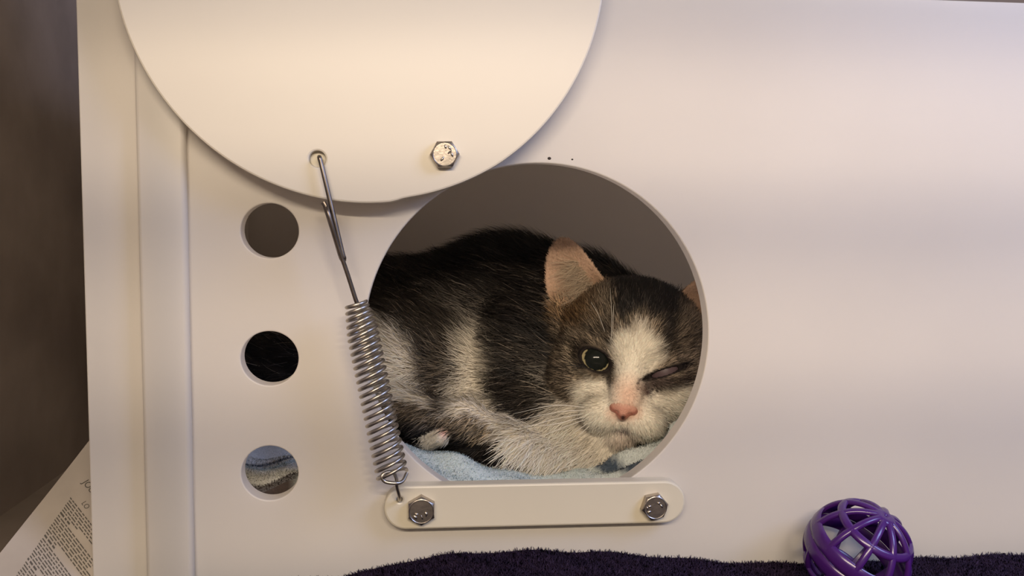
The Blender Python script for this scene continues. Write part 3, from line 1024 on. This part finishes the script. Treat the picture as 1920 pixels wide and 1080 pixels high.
# ------------------------------------------------------------------ the towel under the cat
def terry(name, xs, ys, zf, cf, m, thick, pile_n, pile_len, pile_w, label, catg, pile_mat, region=None, base=FLOOR):
    nx, ny = len(xs), len(ys)
    Xg, Yg = np.meshgrid(xs, ys, indexing='ij')
    Zt = zf(Xg, Yg)
    V = np.stack([Xg, Yg, Zt], -1).reshape(-1, 3)
    V2 = V.copy(); V2[:, 2] = np.maximum(base + 0.0004, V[:, 2] - thick)
    F = []
    for i in range(nx - 1):
        for j in range(ny - 1):
            a = i * ny + j
            F.append((a, a + ny, a + ny + 1, a + 1))
    n = nx * ny
    F += [tuple(k + n for k in f)[::-1] for f in F]
    ring = [i * ny for i in range(nx)] + [(nx - 1) * ny + j for j in range(1, ny)] + [i * ny + ny - 1 for i in range(nx - 2, -1, -1)] + [j for j in range(ny - 2, 0, -1)]
    for a, b in zip(ring, ring[1:] + ring[:1]):
        F.append((a, a + n, b + n, b))
    me = fix_normals(mesh_py(name, np.concatenate([V, V2]), F))
    C = np.ones((2 * n, 4)); C[:, :3] = cf(np.concatenate([V, V2]))
    me.color_attributes.new('Col', 'FLOAT_COLOR', 'POINT').data.foreach_set('color', C.astype(np.float32).ravel())
    o = obj(name, me, m, None, 60)
    tag(o, label, catg)
    # pile
    rx = rng.uniform(xs[0], xs[-1], pile_n); ry = rng.uniform(ys[0], ys[-1], pile_n)
    if region is not None:
        k = region(rx, ry); rx, ry = rx[k], ry[k]
    rz = zf(rx, ry)
    e = 0.0008
    nx_ = -(zf(rx + e, ry) - rz) / e; ny_ = -(zf(rx, ry + e) - rz) / e
    N = np.stack([nx_, ny_, np.ones_like(rx)], 1); N /= np.linalg.norm(N, axis=1, keepdims=True)
    Rt = np.stack([rx, ry, rz], 1)
    D = rng.normal(0, 1, (len(rx), 3))
    cc = cf(Rt) * rng.uniform(0.85, 1.15, (len(rx), 1))
    p = strands('pile', Rt, D, N, pile_len * rng.uniform(0.6, 1.3, len(rx)), np.full(len(rx), pile_w), np.clip(cc, 0, 0.9), pile_mat, o, lift=1.6, jitter=0.3)
    tag(p, kind='stuff')
    return o


FB_Z = ZB + 0.010


# the cat's underside: the towel is pressed down by it
cell = 0.003
gx0, gy0 = -0.17, 0.0
GU = np.full((150, 70), 9.0)
ii = np.clip(((P[:, 0] - gx0) / cell).astype(int), 0, 149); jj = np.clip(((P[:, 1] - gy0) / cell).astype(int), 0, 69)
np.minimum.at(GU, (ii, jj), P[:, 2])
Gm = GU.copy()
for a in (-1, 0, 1):
    for b in (-1, 0, 1):
        Gm = np.minimum(Gm, np.roll(np.roll(GU, a, 0), b, 1))
Gm = np.minimum(Gm, 0.0)


def under(x, y):
    fx = np.clip((x - gx0) / cell - 0.5, 0, 148.99); fy = np.clip((y - gy0) / cell - 0.5, 0, 68.99)
    i = fx.astype(int); j = fy.astype(int); a = fx - i; b = fy - j
    return (Gm[i, j] * (1 - a) + Gm[i + 1, j] * a) * (1 - b) + (Gm[i, j + 1] * (1 - a) + Gm[i + 1, j + 1] * a) * b


def towel_z(x, y):
    x = np.asarray(x, float); y = np.asarray(y, float)
    xl = np.interp(x, [-0.15, -0.10, -0.05, -0.015, 0.03, 0.075, 0.095, 0.115, 0.14, 0.17, 0.25],
                   [-0.131, -0.131, -0.128, -0.1225, -0.1335, -0.1415, -0.1345, -0.1245, -0.113, -0.106, -0.103])
    sag = np.clip((y - 0.055) / 0.06, 0, 1)
    xl = xl - 0.012 * sag
    fold = 0.0022 * np.sin(x * 95 + y * 60) * np.sin(y * 70 + 1.0) + 0.0012 * np.sin(x * 210 + 2 + y * 40)
    right = np.clip((x - 0.085) / 0.02, 0, 1)
    fold = fold + right * (0.004 * np.sin((x * 0.8 + y * 1.1) * 240))
    return np.maximum(FB_Z + 0.0015, np.minimum(xl + fold, under(x, y) - 0.0012))


def towel_col(P):
    x, y = P[:, 0], P[:, 1]
    base = np.tile(np.array((0.70, 0.79, 0.74)), (len(P), 1))
    base = blend(base, (0.76, 0.80, 0.77), np.clip((x - 0.08) / 0.02, 0, 1) * 0.7)
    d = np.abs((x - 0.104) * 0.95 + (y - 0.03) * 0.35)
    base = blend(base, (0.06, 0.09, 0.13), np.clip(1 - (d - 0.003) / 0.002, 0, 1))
    # woven border bands at the towel's end on the left
    l = np.clip((-0.055 - x) / 0.01, 0, 1)
    yy = y + 0.004 * np.sin(x * 150) - (x + 0.09) * 0.25
    band = np.tile(np.array((0.74, 0.74, 0.68)), (len(P), 1))
    band = blend(band, (0.36, 0.47, 0.47), np.clip(1 - np.abs(yy - 0.052) / 0.006, 0, 1))
    band = blend(band, (0.04, 0.055, 0.06), np.clip(1.4 - np.abs(yy - 0.064) / 0.004, 0, 1))
    band = blend(band, (0.045, 0.03, 0.025), np.clip((0.020 - yy) / 0.003, 0, 1))
    return base * (1 - l[:, None]) + band * l[:, None]


towel = terry('towel', np.linspace(XL + 0.016, 0.24, 170), np.linspace(TH + 0.001, 0.155, 70), towel_z, towel_col, M['towel'], 0.03, 60000, 0.0016, 0.00035,
              'pale blue terry towel bunched under the cat inside the den', 'towel', M['fur'], lambda x, y: (y < 0.11) & (x > -0.12) & (x < 0.18), base=FB_Z)

# ------------------------------------------------------------------ the dark mat outside
ps = [(560, 1112), (690, 1083), (760, 1064), (840, 1052), (930, 1046), (1020, 1044), (1120, 1046), (1220, 1053), (1320, 1062), (1440, 1069), (1600, 1064), (1760, 1058), (1920, 1051), (2100, 1043)]
mx_ = [at(a, b, -0.012)[0] for a, b in ps]; mz_ = [at(a, b, -0.012)[2] for a, b in ps]


def mat_z(x, y):
    x = np.asarray(x, float); y = np.asarray(y, float)
    z = np.interp(x, mx_, mz_)
    return np.maximum(FLOOR + 0.003, z - 0.0035 * np.clip((-y - 0.02) / 0.06, 0, 1) + 0.0006 * np.sin(x * 160 + y * 120) - 0.0012)


def mat_col(P):
    nz = vnoise(P, 700, 4)[:, None]
    return np.array((0.026, 0.017, 0.036)) * (0.5 + nz * 1.2)


mato = terry('floor_mat', np.linspace(-0.13, 0.40, 150), np.linspace(-0.16, -0.0012, 40), mat_z, mat_col, M['mat'], 0.012, 190000, 0.0022, 0.00042,
             'dark purple grey fleece mat lying against the foot of the den', 'mat', M['matpile'], lambda x, y: y > -0.045)

# ------------------------------------------------------------------ the lattice ball
BC = at(1607, 1035, -0.030)
BR = 98.5 * (np.dot(BC - CAM, _F)) / FPX
ball = empty('lattice_ball', (BC[0], BC[1], BC[2] - BR))
tag(ball, 'purple plastic lattice ball resting on the mat against the den', 'ball')
axb = _R * 0.37 + _U * 0.81 - _F * 0.45; axb /= np.linalg.norm(axb)
A1 = _R * -0.075 + _U * 0.39 - _F * 0.918            # a rib crosses the upper ring here
e1 = A1 - axb * (A1 @ axb); e1 /= np.linalg.norm(e1); e2 = np.cross(axb, e1)


def sph(lat, lon, r):
    return BC + (axb * math.sin(lat) + (e1 * math.cos(lon) + e2 * math.sin(lon)) * math.cos(lat)) * r


def strip(name, path, width, thick, closed):
    """a rounded strap that follows the sphere: path gives (lat, lon)"""
    n = len(path)
    prof = [(-1, -0.35), (-0.75, -0.9), (0.75, -0.9), (1, -0.35), (0.85, 0.55), (0.4, 1), (-0.4, 1), (-0.85, 0.55)]
    C = [sph(a, b, BR) for a, b in path]
    V, F = [], []
    for i in range(n):
        t = (C[(i + 1) % n] - C[i - 1]) if closed else (C[min(i + 1, n - 1)] - C[max(i - 1, 0)])
        t /= np.linalg.norm(t)
        nr = (C[i] - BC) / np.linalg.norm(C[i] - BC)
        sd = np.cross(t, nr)
        for a, h in prof:
            V.append(C[i] + sd * a * width / 2 + nr * ((h - 1) * thick / 2))
    m_ = len(prof)
    for i in range(n if closed else n - 1):
        j = (i + 1) % n
        for k in range(m_):
            F.append((i * m_ + k, i * m_ + (k + 1) % m_, j * m_ + (k + 1) % m_, j * m_ + k))
    if not closed:
        F.append(tuple(range(m_))); F.append(tuple((n - 1) * m_ + k for k in range(m_)))
    return obj(name, fix_normals(mesh_py(name, V, F)), M['purple'], ball, 50)


rd = math.radians
for i in range(10):
    lo = rd(36 * i)
    strip('rib', [(rd(l), lo) for l in np.linspace(80, 8, 22)], 0.0034, 0.0022, False)
    strip('rib', [(rd(l), lo + rd(18)) for l in np.linspace(-8, -80, 22)], 0.0034, 0.0022, False)
for lat in (43, -43):
    strip('ring', [(rd(lat), 2 * math.pi * k / 72) for k in range(72)], 0.0040, 0.0020, True)
for lat in (83, -83):
    strip('hub', [(rd(lat), 2 * math.pi * k / 36) for k in range(36)], 0.0056, 0.0020, True)
strip('seam_band', [(rd(9), 2 * math.pi * k / 96) for k in range(96)], 0.0072, 0.0018, True)
strip('seam_band', [(rd(-9), 2 * math.pi * k / 96) for k in range(96)], 0.0072, 0.0018, True)

# ------------------------------------------------------------------ the newspaper beside the den
N0 = at(90, 1075, 0.004)
nn_ = np.array([0.12, -0.68, 0.72]); nn_ /= np.linalg.norm(nn_)


def onpaper(px, py, lift=0.0):
    d = ray(px, py)
    return CAM + d * (((N0 - CAM) @ nn_) / (d @ nn_)) + nn_ * lift


edge = [(178, 812), (140, 861), (100, 912), (60, 962), (20, 1012), (-20, 1062), (-45, 1094)]
news = empty('newspaper', tuple(onpaper(60, 1080)))
tag(news, 'sheet of newspaper propped on the kennel floor beside the den', 'newspaper')
top = [onpaper(*e) for e in edge]
rows = []
xr = XL - 0.0015
for p_ in top:
    # run across the sheet along the print lines until the den's side or the floor stops it
    dr = onpaper(120, 1000) - onpaper(60, 930); dr /= np.linalg.norm(dr)
    tmax = 0.16
    if dr[0] > 0: tmax = min(tmax, max(0.0005, (xr - p_[0]) / dr[0]))
    if dr[2] < 0: tmax = min(tmax, max(0.0005, (FLOOR + 0.0012 - p_[2]) / dr[2]))
    rows.append([p_ + dr * tmax * k / 10 for k in range(11)])
V = [p_ for r in rows for p_ in r]; n = len(V)
V2 = [p_ - nn_ * 0.0004 for p_ in V]
F = [(i * 11 + k, i * 11 + k + 1, (i + 1) * 11 + k + 1, (i + 1) * 11 + k) for i in range(len(rows) - 1) for k in range(10)]
F += [tuple(a + n for a in f_)[::-1] for f_ in F]
ring = list(range(11)) + [i * 11 + 10 for i in range(1, len(rows))] + [(len(rows) - 1) * 11 + k for k in range(9, -1, -1)] + [i * 11 for i in range(len(rows) - 2, 0, -1)]
F += [(a, a + n, b + n, b) for a, b in zip(ring, ring[1:] + ring[:1])]
sheet = obj('sheet', fix_normals(mesh_py('sheet', V + V2, F)), M['paper'], news, 40)
# print: rows of small type, too fine to read, and two bits of headline
O = onpaper(132, 932); down = onpaper(30, 1078) - O
Ld = np.linalg.norm(down); down /= Ld
dirL = onpaper(160, 968) - O; dirL /= np.linalg.norm(dirL)
V, F = [], []
rr = random.Random(4)
row = 0.0; blk = 0
while row < Ld * 1.25:
    t = rr.uniform(0, 0.0006)
    limit = 0.055 if blk % 9 not in (5, 6) else rr.uniform(0.008, 0.02)
    bold = blk % 9 == 6
    while t < limit:
        wl_ = rr.uniform(0.0012, 0.0038)
        h = 0.00058 if not bold else 0.00095
        p_ = O + down * row + dirL * t
        if (p_ + dirL * wl_)[0] < xr - 0.0006 and (p_ + dirL * wl_)[2] > FLOOR + 0.003:
            s = len(V)
            V += [p_ + nn_ * 0.00012, p_ + dirL * wl_ + nn_ * 0.00012, p_ + dirL * wl_ + down * h + nn_ * 0.00012, p_ + down * h + nn_ * 0.00012]
            F.append((s, s + 1, s + 2, s + 3))
        t += wl_ + rr.uniform(0.0004, 0.0009)
    row += 0.00135 if blk % 9 != 6 else 0.0019
    blk += 1
o = obj('print', mesh_py('print', V, F), M['ink'], news); tag(o, kind='stuff')


def letters(body, px, py, size):
    cu = bpy.data.curves.new('headline', 'FONT')
    cu.body = body; cu.size = size; cu.extrude = 0.00003
    tmp = bpy.data.objects.new('headline_curve', cu); COL.objects.link(tmp)
    bpy.context.view_layer.update()
    me = bpy.data.meshes.new_from_object(tmp.evaluated_get(bpy.context.evaluated_depsgraph_get()))
    bpy.data.objects.remove(tmp)
    o = bpy.data.objects.new('headline', me); COL.objects.link(o)
    me.materials.clear(); me.materials.append(M['ink'])
    up = -down - dirL * (-down @ dirL); up /= np.linalg.norm(up)
    z = np.cross(dirL, up)
    p_ = onpaper(px, py) + z * 0.00015
    o.parent = news; o.matrix_parent_inverse = Matrix.Translation(-news.location)
    o.matrix_world = Matrix(((dirL[0], up[0], z[0], p_[0]), (dirL[1], up[1], z[1], p_[1]), (dirL[2], up[2], z[2], p_[2]), (0, 0, 0, 1)))
    return o


letters('JOU', 154, 905, 0.0046)
letters('LO', 152, 944, 0.0034)

# ------------------------------------------------------------------ the cage door behind the camera: its bars shade the panel
cage = empty('wire_grille', (0.0, -0.47, FLOOR))
tag(cage, 'wire cage door whose bars cast soft horizontal shadows on the den', 'cage door')
CY = -0.47
for py in (65, 492, 897):
    zb = at(1000, py)[2]
    k = (CY - TUBE[1]) / (0 - TUBE[1])
    z = TUBE[2] + (zb - TUBE[2]) * k
    obj('bar', tube_mesh('bar', [(-0.6, CY, z), (0.6, CY, z)], 0.0030, 10), M['bars'], cage, 60)
